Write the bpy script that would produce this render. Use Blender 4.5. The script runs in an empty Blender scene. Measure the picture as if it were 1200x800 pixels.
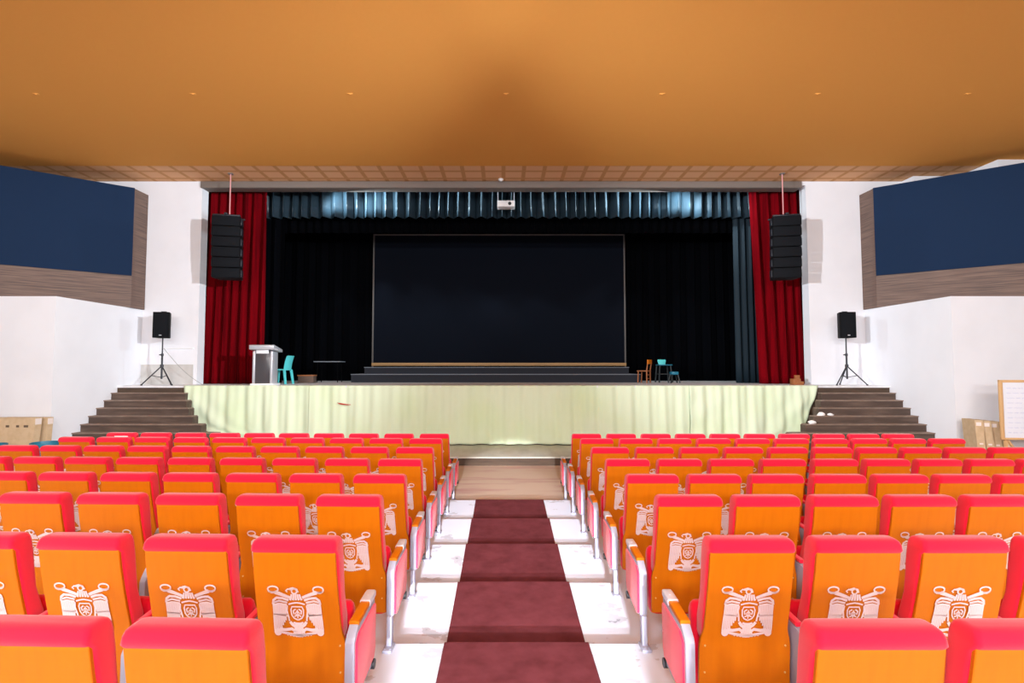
import bpy, bmesh, math, random
from mathutils import Vector, Matrix, Euler
random.seed(7)
sc = bpy.context.scene
COL = sc.collection
R = math.radians

# ------------------------------------------------------------------ camera
F, CAMZ = 606.0, 2.10
cam_d = bpy.data.cameras.new('camera'); cam = bpy.data.objects.new('camera', cam_d); COL.objects.link(cam)
cam_d.sensor_width = 36; cam_d.lens = 36 * F / 1200; cam_d.shift_x = 10 / 1200; cam_d.clip_end = 200; cam_d.clip_start = .05
cam.location = (0, 0, CAMZ)
cam.rotation_euler = Euler((R(90 + 2.834), 0, 0))
sc.camera = cam
RM = cam.rotation_euler.to_matrix()

def at(px, py, Y):
    """survey point: photograph pixel (1200x800) at distance Y -> world point"""
    d = RM @ Vector(((px - 590) / F, (400 - py) / F, -1))
    return Vector((d.x, d.y, d.z)) * (Y / d.y) + Vector((0, 0, CAMZ))

# ------------------------------------------------------------------ materials
def lin(r, g, b):
    f = lambda c: (c / 255 / 12.92) if c / 255 <= .04045 else ((c / 255 + .055) / 1.055) ** 2.4
    return (f(r), f(g), f(b), 1)

def mat(name, col, rough=.6, metal=0, noise=None, bump=None, spec=.5, sheen=0, wave=None):
    m = bpy.data.materials.new(name); m.use_nodes = True
    nt = m.node_tree; b = nt.nodes['Principled BSDF']
    b.inputs['Base Color'].default_value = col
    b.inputs['Roughness'].default_value = rough; b.inputs['Metallic'].default_value = metal
    b.inputs['Specular IOR Level'].default_value = spec
    if sheen: b.inputs['Sheen Weight'].default_value = sheen
    tc = nt.nodes.new('ShaderNodeTexCoord')
    if noise:
        scale, col2, stretch, lo, hi = noise
        mp = nt.nodes.new('ShaderNodeMapping'); mp.inputs['Scale'].default_value = stretch
        nt.links.new(tc.outputs['Object'], mp.inputs['Vector'])
        n = nt.nodes.new('ShaderNodeTexNoise'); n.inputs['Scale'].default_value = scale; n.inputs['Detail'].default_value = 5
        nt.links.new(mp.outputs[0], n.inputs['Vector'])
        r = nt.nodes.new('ShaderNodeValToRGB')
        r.color_ramp.elements[0].position = lo; r.color_ramp.elements[0].color = col
        r.color_ramp.elements[1].position = hi; r.color_ramp.elements[1].color = col2
        nt.links.new(n.outputs['Fac'], r.inputs[0]); nt.links.new(r.outputs[0], b.inputs['Base Color'])
    if bump:
        scale, st = bump
        n2 = nt.nodes.new('ShaderNodeTexNoise'); n2.inputs['Scale'].default_value = scale
        nt.links.new(tc.outputs['Object'], n2.inputs['Vector'])
        bp = nt.nodes.new('ShaderNodeBump'); bp.inputs['Strength'].default_value = st; bp.inputs['Distance'].default_value = .01
        nt.links.new(n2.outputs['Fac'], bp.inputs['Height']); nt.links.new(bp.outputs[0], b.inputs['Normal'])
    return m

M = {}
M['wood'] = mat('orange_varnished_wood', lin(206, 112, 0), .45, noise=(5, lin(198, 105, 0), (4, 1, .5), .3, .75), spec=.25)
M['arm_wood'] = mat('orange_arm_wood', lin(208, 114, 1), .45, spec=.3)
M['red'] = mat('red_upholstery', lin(246, 14, 56), .8, bump=(500, .15), sheen=.35, spec=.2)
M['pad'] = mat('rose_red_pad_fabric', lin(250, 40, 75), .8, bump=(500, .15), sheen=.3, spec=.2)
M['grey'] = mat('grey_powder_coat', lin(160, 162, 182), .5, spec=.4)
M['silver'] = mat('silver_cap', lin(222, 224, 236), .35, metal=.2)
M['screw'] = mat('screw_head', lin(225, 195, 140), .3, metal=.3)
M['emblem'] = mat('white_print', lin(228, 206, 206), .7)
M['blackplastic'] = mat('black_plastic', lin(22, 24, 30), .5)
M['wall'] = mat('white_wall_paint', lin(234, 236, 242), .75, noise=(1.3, lin(229, 231, 237), (1, 1, 1), .4, .75), bump=(20, .05))
M['dado'] = mat('worn_cream_paint', lin(205, 203, 200), .75, noise=(3, lin(188, 186, 182), (1, 1, 1), .35, .7))
M['ceiling'] = mat('orange_brown_ceiling', lin(238, 168, 86), .85, noise=(180, lin(228, 158, 77), (1, 1, 1), .4, .6), spec=.1)
M['rail'] = mat('grey_rail', lin(122, 112, 105), .7)
M['darkwood'] = mat('dark_stair_wood', lin(78, 62, 54), .7, noise=(3, lin(112, 92, 80), (.5, 3, 3), .45, .8))
M['nosing'] = mat('worn_stair_nosing', lin(128, 108, 96), .7, noise=(5, lin(160, 140, 126), (1, 3, 3), .4, .8))
M['carpet'] = mat('maroon_carpet', lin(102, 50, 56), .95, noise=(7, lin(86, 40, 44), (1, 1, 1), .35, .7), bump=(300, .4), spec=.05)
M['frontfloor'] = mat('dusty_mauve_floor', lin(206, 186, 170), .9, noise=(2.2, lin(190, 150, 146), (.3, 1.6, 1), .5, .7), spec=.1)
M['plank'] = mat('pale_grey_planks', lin(205, 208, 200), .7, noise=(4, lin(185, 188, 180), (1, .3, 1), .35, .7))
M['riser'] = mat('dark_brown_riser', lin(84, 66, 52), .8, noise=(6, lin(66, 52, 42), (.4, 1, 3), .35, .7))
M['stagefloor'] = mat('grey_stage_boards', lin(236, 237, 240), .6, noise=(6, lin(215, 216, 220), (1, .3, 1), .35, .7))
M['redcurtain'] = mat('crimson_velvet', lin(112, 2, 12), .9, spec=.05, noise=(3, lin(80, 1, 8), (8, 1, .2), .4, .7))
M['black'] = mat('black_drape', lin(4, 5, 8), .95, spec=.03)
M['blackwall'] = mat('black_stage_wall', lin(6, 7, 9), .95, spec=.05)
M['screen'] = mat('black_screen_cloth', lin(15, 19, 28), .9, spec=.05)
M['valance'] = mat('blue_grey_satin', lin(36, 53, 64), .4, spec=.5)
M['tealleg'] = mat('teal_grey_drape', lin(20, 34, 43), .7, spec=.2)
M['goldwood'] = mat('pale_gold_wood', lin(176, 138, 92), .6)
M['thinframe'] = mat('grey_brown_frame', lin(92, 88, 86), .6)
M['dais'] = mat('black_dais_cloth', lin(30, 35, 46), .85, bump=(8, .5))
M['daisedge'] = mat('pale_dais_edge', lin(128, 136, 148), .6)
M['cloth'] = mat('lime_green_cloth', lin(220, 234, 206), .85, noise=(.8, lin(212, 230, 190), (1, 1, 1), .45, .75), spec=.15)
M['tear'] = mat('red_tear', lin(190, 40, 40), .8)
M['bluepanel'] = mat('navy_blue_fabric', lin(31, 50, 78), .9, noise=(260, lin(25, 42, 68), (1, 1, 1), .4, .6), spec=.1)
M['walnut'] = mat('striped_walnut', lin(120, 96, 84), .6, noise=(5, lin(84, 66, 60), (.3, .3, 9), .35, .65))
M['speaker'] = mat('black_speaker_cabinet', lin(9, 11, 15), .8, spec=.2)
M['grille'] = mat('dark_speaker_grille', lin(11, 15, 21), .8, spec=.2, bump=(400, .5))
M['metalblack'] = mat('black_stand_metal', lin(40, 42, 50), .4, metal=.3)
M['aluminium'] = mat('brushed_aluminium', lin(200, 204, 212), .35, metal=.4)
M['smoke'] = mat('smoked_panel', lin(70, 68, 72), .25)
M['whiteplastic'] = mat('white_plastic', lin(236, 238, 240), .5)
M['teal'] = mat('teal_plastic', lin(84, 206, 210), .45)
M['darkteal'] = mat('dark_teal_plastic', lin(22, 112, 140), .45)
M['brownwood'] = mat('brown_chair_wood', lin(150, 90, 48), .55)
M['darkleg'] = mat('dark_chair_leg', lin(24, 32, 36), .6)
M['card'] = mat('cardboard', lin(208, 182, 148), .85, noise=(8, lin(196, 168, 132), (1, 1, 1), .4, .7))
M['cardedge'] = mat('cardboard_edge', lin(188, 142, 108), .85)
M['tape'] = mat('white_tape', lin(236, 222, 216), .6)
M['print'] = mat('dark_print', lin(96, 80, 66), .8)
M['board'] = mat('white_board', lin(236, 238, 248), .4)
M['ink'] = mat('pale_marker_ink', lin(196, 202, 228), .6)
M['pine'] = mat('pine_frame', lin(214, 172, 122), .6)
M['paper'] = mat('white_paper', lin(245, 244, 244), .7)
M['cable'] = mat('grey_cable', lin(150, 152, 150), .7)
M['pinkrod'] = mat('red_white_rod', lin(214, 150, 150), .6)

# white painted treads with grey and brown worn blotches
def tread_mat():
    m = mat('white_painted_concrete', lin(226, 226, 234), .55)
    nt = m.node_tree; b = nt.nodes['Principled BSDF']; L = nt.links.new
    tc = nt.nodes.new('ShaderNodeTexCoord')
    n = nt.nodes.new('ShaderNodeTexNoise'); n.inputs['Scale'].default_value = 2.1; n.inputs['Detail'].default_value = 7; n.inputs['Roughness'].default_value = .6
    mp = nt.nodes.new('ShaderNodeMapping'); mp.inputs['Scale'].default_value = (1.3, 1.6, .2); L(tc.outputs['Object'], mp.inputs[0]); L(mp.outputs[0], n.inputs['Vector'])
    r = nt.nodes.new('ShaderNodeValToRGB'); e = r.color_ramp.elements
    e[0].position = .0; e[0].color = lin(214, 224, 242)
    e[1].position = 1.; e[1].color = lin(120, 120, 130)
    for p, c in ((.60, lin(212, 222, 240)), (.61, lin(186, 192, 206)), (.68, lin(180, 186, 200)), (.69, lin(136, 140, 152))):
        k = e.new(p); k.color = c
    L(n.outputs['Fac'], r.inputs[0])
    L(r.outputs[0], b.inputs['Base Color'])
    return m
M['tread'] = tread_mat()

def strip_mat():
    m = mat('ceiling_panel_squares', lin(196, 136, 92), .85, spec=.1)
    nt = m.node_tree; b = nt.nodes['Principled BSDF']; L = nt.links.new
    tc = nt.nodes.new('ShaderNodeTexCoord'); br = nt.nodes.new('ShaderNodeTexBrick')
    br.offset = 0; br.inputs['Scale'].default_value = 1
    br.inputs['Brick Width'].default_value = .52; br.inputs['Row Height'].default_value = .5
    br.inputs['Mortar Size'].default_value = .06; br.inputs['Mortar Smooth'].default_value = .3
    br.inputs['Color1'].default_value = lin(240, 190, 146); br.inputs['Color2'].default_value = lin(236, 184, 140); br.inputs['Mortar'].default_value = lin(214, 156, 104)
    L(tc.outputs['Object'], br.inputs['Vector']); L(br.outputs['Color'], b.inputs['Base Color'])
    return m
M['strip'] = strip_mat()

# ------------------------------------------------------------------ mesh builder
class MB:
    def __init__(s): s.bm = bmesh.new(); s.mi = 0
    def _tag(s, faces):
        for f in faces: f.material_index = s.mi
    def box(s, x0, x1, y0, y1, z0, z1, bev=0, seg=2):
        n0 = set(s.bm.faces)
        r = bmesh.ops.create_cube(s.bm, size=1)
        vs = r['verts']
        bmesh.ops.scale(s.bm, vec=(x1 - x0, y1 - y0, z1 - z0), verts=vs)
        bmesh.ops.translate(s.bm, vec=((x0 + x1) / 2, (y0 + y1) / 2, (z0 + z1) / 2), verts=vs)
        if bev:
            es = list({e for v in vs for e in v.link_edges})
            bmesh.ops.bevel(s.bm, geom=es, offset=bev, segments=seg, affect='EDGES', profile=.5)
        s._tag([f for f in s.bm.faces if f not in n0]); return s
    def loft(s, rings, caps=True, closed=True):
        V = [[s.bm.verts.new(p) for p in r] for r in rings]
        fs = []
        n = len(V[0]); m = n if closed else n - 1
        for a, b in zip(V, V[1:]):
            for i in range(m):
                j = (i + 1) % n
                fs.append(s.bm.faces.new((a[i], a[j], b[j], b[i])))
        if caps and closed:
            fs.append(s.bm.faces.new(V[0][::-1])); fs.append(s.bm.faces.new(V[-1]))
        s._tag(fs); return s
    def tube(s, pts, r, n=8, caps=True):
        pts = [Vector(p) for p in pts]; rr = r if isinstance(r, (list, tuple)) else [r] * len(pts)
        rings = []
        for i, p in enumerate(pts):
            d = (pts[min(i + 1, len(pts) - 1)] - pts[max(i - 1, 0)]).normalized()
            a = d.cross(Vector((0, 0, 1)));
            if a.length < 1e-3: a = Vector((1, 0, 0))
            a.normalize(); b = d.cross(a)
            rings.append([p + (a * math.cos(t) + b * math.sin(t)) * rr[i] for t in [2 * math.pi * k / n for k in range(n)]])
        return s.loft(rings, caps)
    def bar(s, p0, p1, w, h):
        p0, p1 = Vector(p0), Vector(p1); d = (p1 - p0).normalized()
        a = d.cross(Vector((0, 0, 1)))
        if a.length < 1e-3: a = Vector((1, 0, 0))
        a.normalize(); b = a.cross(d)
        return s.loft([[p + a * w / 2 * i + b * h / 2 * j for i, j in ((-1, -1), (1, -1), (1, 1), (-1, 1))] for p in (p0, p1)])
    def prism_x(s, poly, x0, x1, bev=0):     # polygon in (y,z) extruded along x
        n0 = set(s.bm.faces); v0 = set(s.bm.verts)
        s.loft([[(x0, y, z) for y, z in poly], [(x1, y, z) for y, z in poly]])
        if bev:
            es = list({e for v in s.bm.verts if v not in v0 for e in v.link_edges})
            bmesh.ops.bevel(s.bm, geom=es, offset=bev, segments=2, affect='EDGES', profile=.5)
            s._tag([f for f in s.bm.faces if f not in n0])
        return s
    def prism_z(s, poly, z0, z1, bev=0):     # polygon in (x,y) extruded along z
        n0 = set(s.bm.faces); v0 = set(s.bm.verts)
        s.loft([[(x, y, z0) for x, y in poly], [(x, y, z1) for x, y in poly]])
        if bev:
            es = list({e for v in s.bm.verts if v not in v0 for e in v.link_edges})
            bmesh.ops.bevel(s.bm, geom=es, offset=bev, segments=2, affect='EDGES', profile=.5)
            s._tag([f for f in s.bm.faces if f not in n0])
        return s
    def cyl(s, c, axis, r, h, n=16):
        c = Vector(c); a = Vector(axis).normalized() * h / 2
        return s.tube([c - a, c + a], r, n)
    def quads(s, grid):                      # open grid of points
        return s.loft(grid, caps=False, closed=False)
    def mesh(s, name, mats, smooth=True, angle=35, recalc=True):
        if recalc: bmesh.ops.recalc_face_normals(s.bm, faces=s.bm.faces)
        me = bpy.data.meshes.new(name); s.bm.to_mesh(me); s.bm.free()
        for m in (mats if isinstance(mats, list) else [mats]): me.materials.append(m)
        if smooth:
            me.polygons.foreach_set('use_smooth', [True] * len(me.polygons)); me.set_sharp_from_angle(angle=R(angle))
        return me
    def build(s, name, mats, parent=None, **k):
        return put(name, s.mesh(name, mats, **k), parent)

def put(name, me, parent=None):
    o = bpy.data.objects.new(name, me); COL.objects.link(o)
    if parent: o.parent = parent
    return o
def tag(o, label, cat, group=None):
    o['label'] = label; o['category'] = cat
    if group: o['group'] = group
    return o
def thing(name, label, cat, loc, rz=0, group=None):
    o = bpy.data.objects.new(name, None); COL.objects.link(o); o.location = loc; o.rotation_euler = (0, 0, rz)
    o.empty_display_size = .1
    return tag(o, label, cat, group)
def struct(o): o['kind'] = 'structure'; return o

def rrect(hx, hy, r, n=4):                   # rounded rectangle ring
    r = min(r, hx * .99, hy * .99); out = []
    for cx, cy, a0 in ((hx - r, hy - r, 0), (-hx + r, hy - r, 90), (-hx + r, -hy + r, 180), (hx - r, -hy + r, 270)):
        for k in range(n + 1):
            a = R(a0 + 90 * k / n); out.append((cx + r * math.cos(a), cy + r * math.sin(a)))
    return out
def lerp_tab(tab, t):
    if t <= tab[0][0]: return tab[0][1]
    for (a, va), (b, vb) in zip(tab, tab[1:]):
        if t <= b: return va + (vb - va) * (t - a) / (b - a)
    return tab[-1][1]

# ================================================================== SETTING
ZS = 1.64                     # stage floor
YS = 12.9                     # stage front
W = 9.6                       # half width between the wing walls
YP = 13.69                    # proscenium wall
CZ = 7.09                     # ceiling
XA = .095                     # aisle centre
PZ = .185                     # low step before the stage

# stepped auditorium floor, one solid
nos = [3.76, 4.853, 5.903, 6.905, 7.908]
NZS = [.145, .122, .113, .106, .097]           # height of each nosing
DROP, H0 = .10, NZS[0]  # sawtooth drop past each nosing, shaped so the steps cast wider shadows
RAMP0, RAMP1 = nos[-1], 9.6
def nose_z(i): return NZS[i]
def turn(x): return .034 * max(0, -x - 1.0)      # the lectern-side rows are turned a little
def tread_z(Y, x=0):
    Y -= turn(x)
    if Y < nos[0]: return H0
    for i in range(1, len(nos)):
        if Y < nos[i]:
            a = nose_z(i - 1) - DROP
            return a + (nose_z(i) - a) * (Y - nos[i - 1]) / (nos[i] - nos[i - 1])
    a = nose_z(len(nos) - 1) - DROP
    return min(0, a + (0 - a) * (Y - nos[-1]) / (RAMP1 - nos[-1]))
poly = [(-10, -.3), (nos[-1], -.3), (nos[-1], nose_z(4))]
for i in range(4, 0, -1):
    poly += [(nos[i - 1], nose_z(i - 1) - DROP), (nos[i - 1], nose_z(i - 1))]
poly.append((-10, H0))
def terrace(b, poly, fixed):
    b.loft([[(x, y + (0 if y in fixed else turn(x)), z) for y, z in poly] for x in (-16, -1.0, 16)])
b = MB(); terrace(b, poly, (-10,)); struct(b.build('floor', M['tread'], smooth=False))
b = MB(); terrace(b, [(nos[-1] + .0005, -.3), (YS + 3, -.3), (YS + 3, 0), (RAMP1, 0), (nos[-1] + .0005, nose_z(4) - DROP)], (YS + 3,))
struct(b.build('floor_front', M['frontfloor'], smooth=False))

# low plank step in front of the stage
b = MB(); b.box(-5.9, 5.9, 11.16, YS, 0, PZ - .03); o = b.build('stage_step', M['riser'], smooth=False); struct(o)
b = MB(); b.box(-5.9, 5.9, 11.14, YS, PZ - .03, PZ, .006); b.build('step_planks', M['plank'], o)

# stage
b = MB(); b.box(-W, W, YS, 20.2, 0.002, ZS - .05); st = struct(b.build('stage_floor', M['riser'], smooth=False))
b = MB(); b.box(-W, W, YS - .02, 20.2, ZS - .05, ZS); b.build('stage_boards', M['stagefloor'], st)

# wing walls: low white blocks on each side
for s, nm in ((-1, 'left'), (1, 'right')):
    b = MB(); xs = sorted((s * W, s * 16)); b.box(xs[0], xs[1], 11.04, YP, -.002, 3.62)
    struct(b.build('wall_' + nm, M['wall'], smooth=False))
# proscenium wall with its opening
b = MB()
b.box(-16, -8.1, YP, YP + .3, 0, CZ); b.box(8.13, 16, YP, YP + .3, 0, CZ); b.box(-8.1, 8.13, YP, YP + .3, 6.98, CZ)
struct(b.build('wall_back', M['wall'], smooth=False))
b = MB(); b.box(-8.12, 8.0, YP - .06, YP + .3, 6.90, 7.075, .01); struct(b.build('trim_1', M['rail']))
for s in (-1, 1):            # scored block joints on the reveals of the opening
    pass
b = MB(); b.box(10.72, 16, 13.3, YP, 6.80, CZ); b.box(11.9, 16, 12.22, 13.3, 6.80, CZ)
struct(b.build('wall_right_upper', M['wall'], smooth=False))
# worn dado behind the left speaker
b = MB(); b.box(-9.58, -8.2, YP - .015, YP, ZS, 2.17); struct(b.build('trim_2', M['dado']))
b = MB(); b.box(-9.05, -8.2, YP - .03, YP, 2.58, 2.61); struct(b.build('trim_3', M['whiteplastic']))
# ceiling
b = MB(); b.box(-16, 16, -10, 12.62, CZ, CZ + .2); struct(b.build('ceiling', M['ceiling'], smooth=False))
b = MB(); b.box(-16, 16, 12.62, YP + .3, CZ + .012, CZ + .2); struct(b.build('ceiling_edge', M['strip'], smooth=False))
# black stage house behind the opening
b = MB()
b.box(-W, -W + .1, YP + .3, 20.2, ZS, 9); b.box(W - .1, W, YP + .3, 20.2, ZS, 9)
b.box(-W, W, 20.1, 20.2, ZS, 9); b.box(-W, W, YP + .3, 20.2, 9, 9.1); b.box(-W, W, YP + .3, YP + .4, 7.0, 9)
struct(b.build('wall_stage', M['blackwall'], smooth=False))

# side stairs, each step a full solid block; inner ends follow the skirt
inner = [(217, 452), (217.5, 461), (219, 470), (222, 479), (227, 488.5), (237, 498), (255, 507), (262, 516), (266, 526)]
RI, TR = .1665, .222
for s in (-1, 1):
    b = MB()
    for k in range(9):
        z1 = ZS - RI * k - .001; y0 = YS - TR * (k) ; 
        xi = abs(at(inner[k][0], 470, y0).x) + .03
        b.mi = 0
        xs = sorted((s * xi, s * (W - .003)))
        yb = YS - .021 if k else YS - .021
        if k == 0: continue
        b.box(xs[0], xs[1], y0 + .025, y0 + TR + (.03 if k > 1 else 0) - (.0 if k > 1 else .021), .001, z1 - .025)
        b.mi = 1
        b.box(xs[0], xs[1], y0, y0 + TR - (0 if k > 1 else .021), z1 - .025, z1, .004)
    struct(b.build('stairs_left' if s < 0 else 'stairs_right', [M['darkwood'], M['nosing']], smooth=False))

# aisle carpet: one strip laid over the steps
b = MB(); xs0, xs1 = XA - .515, XA + .51
t = .008; prof = [(-1.0, H0 + t)]
for i in range(5):
    n = nos[i]; prof.append((n + t, nose_z(i) + t))
    if i < 4: prof.append((n + t, nose_z(i) - DROP + t))
    else: prof.append((n + t, nose_z(i) - DROP + .002))
nx = 12
for pr in (prof,):
    grid = []
    for y, z in pr:
        grid.append([(xs0 + (xs1 - xs0) * k / nx + random.uniform(-.004, .004) * (k in (0, nx)), y, z) for k in range(nx + 1)])
    b.quads(grid)
for side in (0, -1):
    b.quads([[(xs0 if side == 0 else xs1, y, z), (xs0 if side == 0 else xs1, y, z - t * .95)] for y, z in prof])
o = b.build('carpet_runner', M['carpet'], smooth=False)
tag(o, 'maroon carpet runner laid down the steps of the white centre aisle', 'carpet')

# ================================================================== SEATS
UB = [(.12, .135), (.30, .128), (.44, .116), (.52, .100), (.62, .074), (.72, .050), (.85, .022), (.985, 0.)]
def ub(z): return lerp_tab(UB, z)
def half(z): return lerp_tab([(.0, .252), (.42, .252), (.455, .246), (.49, .236), (.52, .230), (.98, .225)], z)

def m_backrest():
    b = MB(); zs = [.165, .168, .175, .20, .30, .40, .43, .455, .475, .49, .52, .57, .62, .67, .72, .78, .85, .92, .965, .98, .987]
    rings = []
    for z in zs:
        h = half(z); 
        if z > .96: h -= (z - .96) ** 2 * 18
        if z < .175: h -= .006
        u = ub(z); th = .016; xs = [-h, -h + .003, -h * .6, 0, h * .6, h - .003, h]
        ring = [(x, u + (.003 if abs(x) == h else 0), z) for x in xs] + [(x, u + th, z) for x in reversed(xs)]
        rings.append(ring)
    b.loft(rings)
    b.mi = 1
    for sx in (-1, 1):
        for z, x in ((.27, .222), (.42, .222), (.97, .211)):
            b.cyl((sx * x, ub(z) - .001, z), (0, 1, .05), .005, .006, 10)
    return b.mesh('backrest', [M['wood'], M['screw']])

def m_cushion():
    b = MB(); rings = []
    for z, inset in ((.41, .03), (.43, .008), (.46, 0), (.55, 0), (.62, 0), (.70, 0), (.80, 0), (.90, 0), (.945, 0), (.975, 0), (1.0, .004), (1.018, .014), (1.027, .03), (1.03, .05)):
        zc = min(z, .985)
        yb = ub(zc) + .012
        if z > .968: yb = -.012 + inset * .9
        yf = ub(zc) + lerp_tab([(.4, .10), (.5, .125), (.7, .105), (.9, .12), (1.03, .12)], z) - inset * .9
        hx = lerp_tab([(.4, .226), (.5, .235), (.9, .235), (1.03, .233)], z) - inset * .6
        c = (yb + yf) / 2; hy = (yf - yb) / 2
        rings.append([(x, y + c, z) for x, y in rrect(hx, hy, .022)])
    b.loft(rings)
    return b.mesh('back_cushion', M['red'], angle=60)

def m_seat():
    b = MB(); rings = []
    for z, i in ((.125, .03), (.135, .01), (.16, 0), (.3, 0), (.45, 0), (.54, 0), (.57, .006), (.588, .02), (.592, .04)):
        yb = lerp_tab([(.12, .175), (.4, .24), (.6, .245)], z); yf = yb + lerp_tab([(.12, .11), (.4, .09), (.6, .075)], z)
        c = (yb + yf) / 2; hy = (yf - yb) / 2 - i * .7
        rings.append([(x, y + c, z) for x, y in rrect(.246 - i, hy, .03)])
    b.loft(rings)
    return b.mesh('seat', M['red'], angle=60)

FRI = [(-.02, .215), (-.02, .42), (.0, .455), (.06, .525), (.345, .545), (.36, .53), (.358, .26), (.33, .20), (.05, .195)]
FR = [(-.02, .215), (-.02, .50), (-.005, .525), (.05, .568), (.345, .588), (.365, .57), (.358, .26), (.33, .20), (.05, .195)]
def m_frame(wd):
    b = MB(); b.prism_x(FR if wd > .05 else FRI, -wd / 2, wd / 2, .006)
    b.box(-.018, .018, -.045, .02, .02, .22, .003)
    return b.mesh('side_frame', M['grey'])
def m_foot():
    b = MB(); b.box(-.032, .032, -.10, .022, 0, .02, .004); b.cyl((-.018, -.08, .022), (0, 0, 1), .006, .006, 8); b.cyl((.018, -.08, .022), (0, 0, 1), .006, .006, 8)
    return b.mesh('foot', M['grey'])
def m_inarm():
    b = MB(); b.loft([[(x, .09, .545 + z) for x, z in rrect(.018, .012, .006, 2)], [(x, .35, .56 + z) for x, z in rrect(.018, .012, .006, 2)]])
    return b.mesh('armrest', M['red'])
def m_arm():
    b = MB(); b.loft([[(x, .052, .572 + z) for x, z in rrect(.027, .014, .006, 2)], [(x, .26, .588 + z) for x, z in rrect(.027, .014, .006, 2)]])
    return b.mesh('armrest', M['arm_wood'])
def m_cap():
    b = MB(); rings = []
    for y, k in ((.252, 1), (.35, 1), (.372, .94), (.382, .75)):
        rings.append([(x * k, y, .590 + (y - .25) * .07 + z * k) for x, z in rrect(.0305, .019, .008, 3)])
    b.loft(rings); b.cyl((0, .31, .6135), (0, 0, 1), .007, .004, 8)
    return b.mesh('armrest_cap', M['silver'])
PN = [(-.005, .225), (-.005, .50), (.045, .535), (.335, .556), (.345, .54), (.34, .30), (.315, .255), (.03, .21)]
def m_panel(sx):
    b = MB(); xs = sorted((sx * .026, sx * .040)); b.prism_x(PN, xs[0], xs[1], .005)
    return b.mesh('end_panel', M['pad'])
def m_hinge(sx):
    b = MB(); b.cyl((sx * .012, .335, .205), (1, 0, 0), .028, .05, 18)
    return b.mesh('hinge_cap', M['blackplastic'])

def m_emblem():
    """white printed eagle crest, as strokes; coordinates traced in a 800 px square"""
    b = MB()
    K = .315 / 528.; CX, ZB = 376., .465
    def p(x, y):
        z = ZB + (612 - y) * K * 1.08
        return ((x - CX) * K, ub(z) - .0065, z)
    def poly(pts):
        vs = [b.bm.verts.new(p(*q)) for q in pts]; b.bm.faces.new(vs)
    def stroke(pts, w, w1=None):
        w1 = w if w1 is None else w1; n = len(pts); A = []; B = []
        for i, (x, y) in enumerate(pts):
            x0, y0 = pts[max(i - 1, 0)]; x1, y1 = pts[min(i + 1, n - 1)]
            d = math.hypot(x1 - x0, y1 - y0) or 1; nx_, ny_ = -(y1 - y0) / d, (x1 - x0) / d
            ww = (w + (w1 - w) * i / max(n - 1, 1)) / 2
            A.append((x + nx_ * ww, y + ny_ * ww)); B.append((x - nx_ * ww, y - ny_ * ww))
        for i in range(n - 1): poly([A[i], A[i + 1], B[i + 1], B[i]])
    def ring(cx, cy, rx, ry, w, a0=0, a1=360, n=16):
        stroke([(cx + rx * math.cos(R(a0 + (a1 - a0) * k / n)), cy + ry * math.sin(R(a0 + (a1 - a0) * k / n))) for k in range(n + 1)], w)
    for s in (-1, 1):
        X = lambda x: CX + s * (CX - x)      # mirror for the second half
        ring(X(168), 163, 48, 26, 14)
        stroke([(X(125), 178), (X(150), 192), (X(190), 192)], 18)
        stroke([(X(185), 190), (X(235), 206), (X(290), 226), (X(320), 238)], 34, 24)
        # wing: shoulder, covert bands and hanging feathers
        stroke([(X(158), 300), (X(165), 262), (X(195), 240), (X(250), 244), (X(305), 262)], 22)
        stroke([(X(160), 285), (X(215), 268), (X(290), 284)], 17)
        stroke([(X(158), 308), (X(215), 293), (X(285), 305)], 15)
        for k in range(8):
            xa = 160 + k * 15.5
            yb = 548 - max(0, k - 3) * 26
            stroke([(X(xa), 300), (X(xa - 2), 380), (X(xa - 3), 400)], 14.2)
            stroke([(X(xa - 3), 392), (X(xa - 6), 450), (X(xa - 9 + k), yb)], 15, 13)
        stroke([(X(152), 394), (X(220), 398), (X(284), 408)], 13)
        stroke([(X(286), 310), (X(280), 360), (X(292), 420), (X(296), 455)], 15)
        # scroll curl and band
        ring(X(178), 560, 23, 23, 22); ring(X(178), 560, 8, 8, 14)
        stroke([(X(200), 535), (X(250), 540), (X(310), 530), (X(345), 556)], 30, 26)
        stroke([(X(205), 560), (X(262), 572), (X(330), 586), (X(376), 592)], 20, 30)
        for k in range(4): stroke([(X(262 + k * 28), 575 + k * 2), (X(272 + k * 27), 590 + k * 5)], 16)
        # legs
        stroke([(X(300), 462), (X(320), 490), (X(352), 512)], 26, 30)
        # shield half
        stroke([(X(376), 322), (X(330), 322), (X(318), 350), (X(322), 400), (X(340), 428), (X(376), 446)], 12)
        stroke([(X(362), 345), (X(338), 360), (X(345), 392)], 13)
        stroke([(X(372), 400), (X(344), 412)], 12)
        stroke([(X(300), 300), (X(336), 290), (X(376), 284)], 14)
    # head and beak, neck, tail
    ring(362, 180, 24, 22, 13); stroke([(340, 168), (305, 160), (284, 176), (300, 188)], 13)
    stroke([(318, 160), (350, 150), (388, 162), (400, 190)], 14)
    for k in range(5): stroke([(336 + k * 18, 206), (330 + k * 21, 236), (318 + k * 27, 262)], 15, 20)
    stroke([(376, 350), (376, 430)], 10); ring(376, 384, 17, 17, 9)
    for k in range(7): stroke([(352 + k * 8, 470), (340 + k * 12, 530), (325 + k * 17, 600 - abs(k - 3) * 7)], 8, 15)
    stroke([(330, 470), (376, 484), (422, 470)], 18)
    me = b.mesh('emblem', M['emblem'], smooth=False, recalc=False)
    return me

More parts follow.
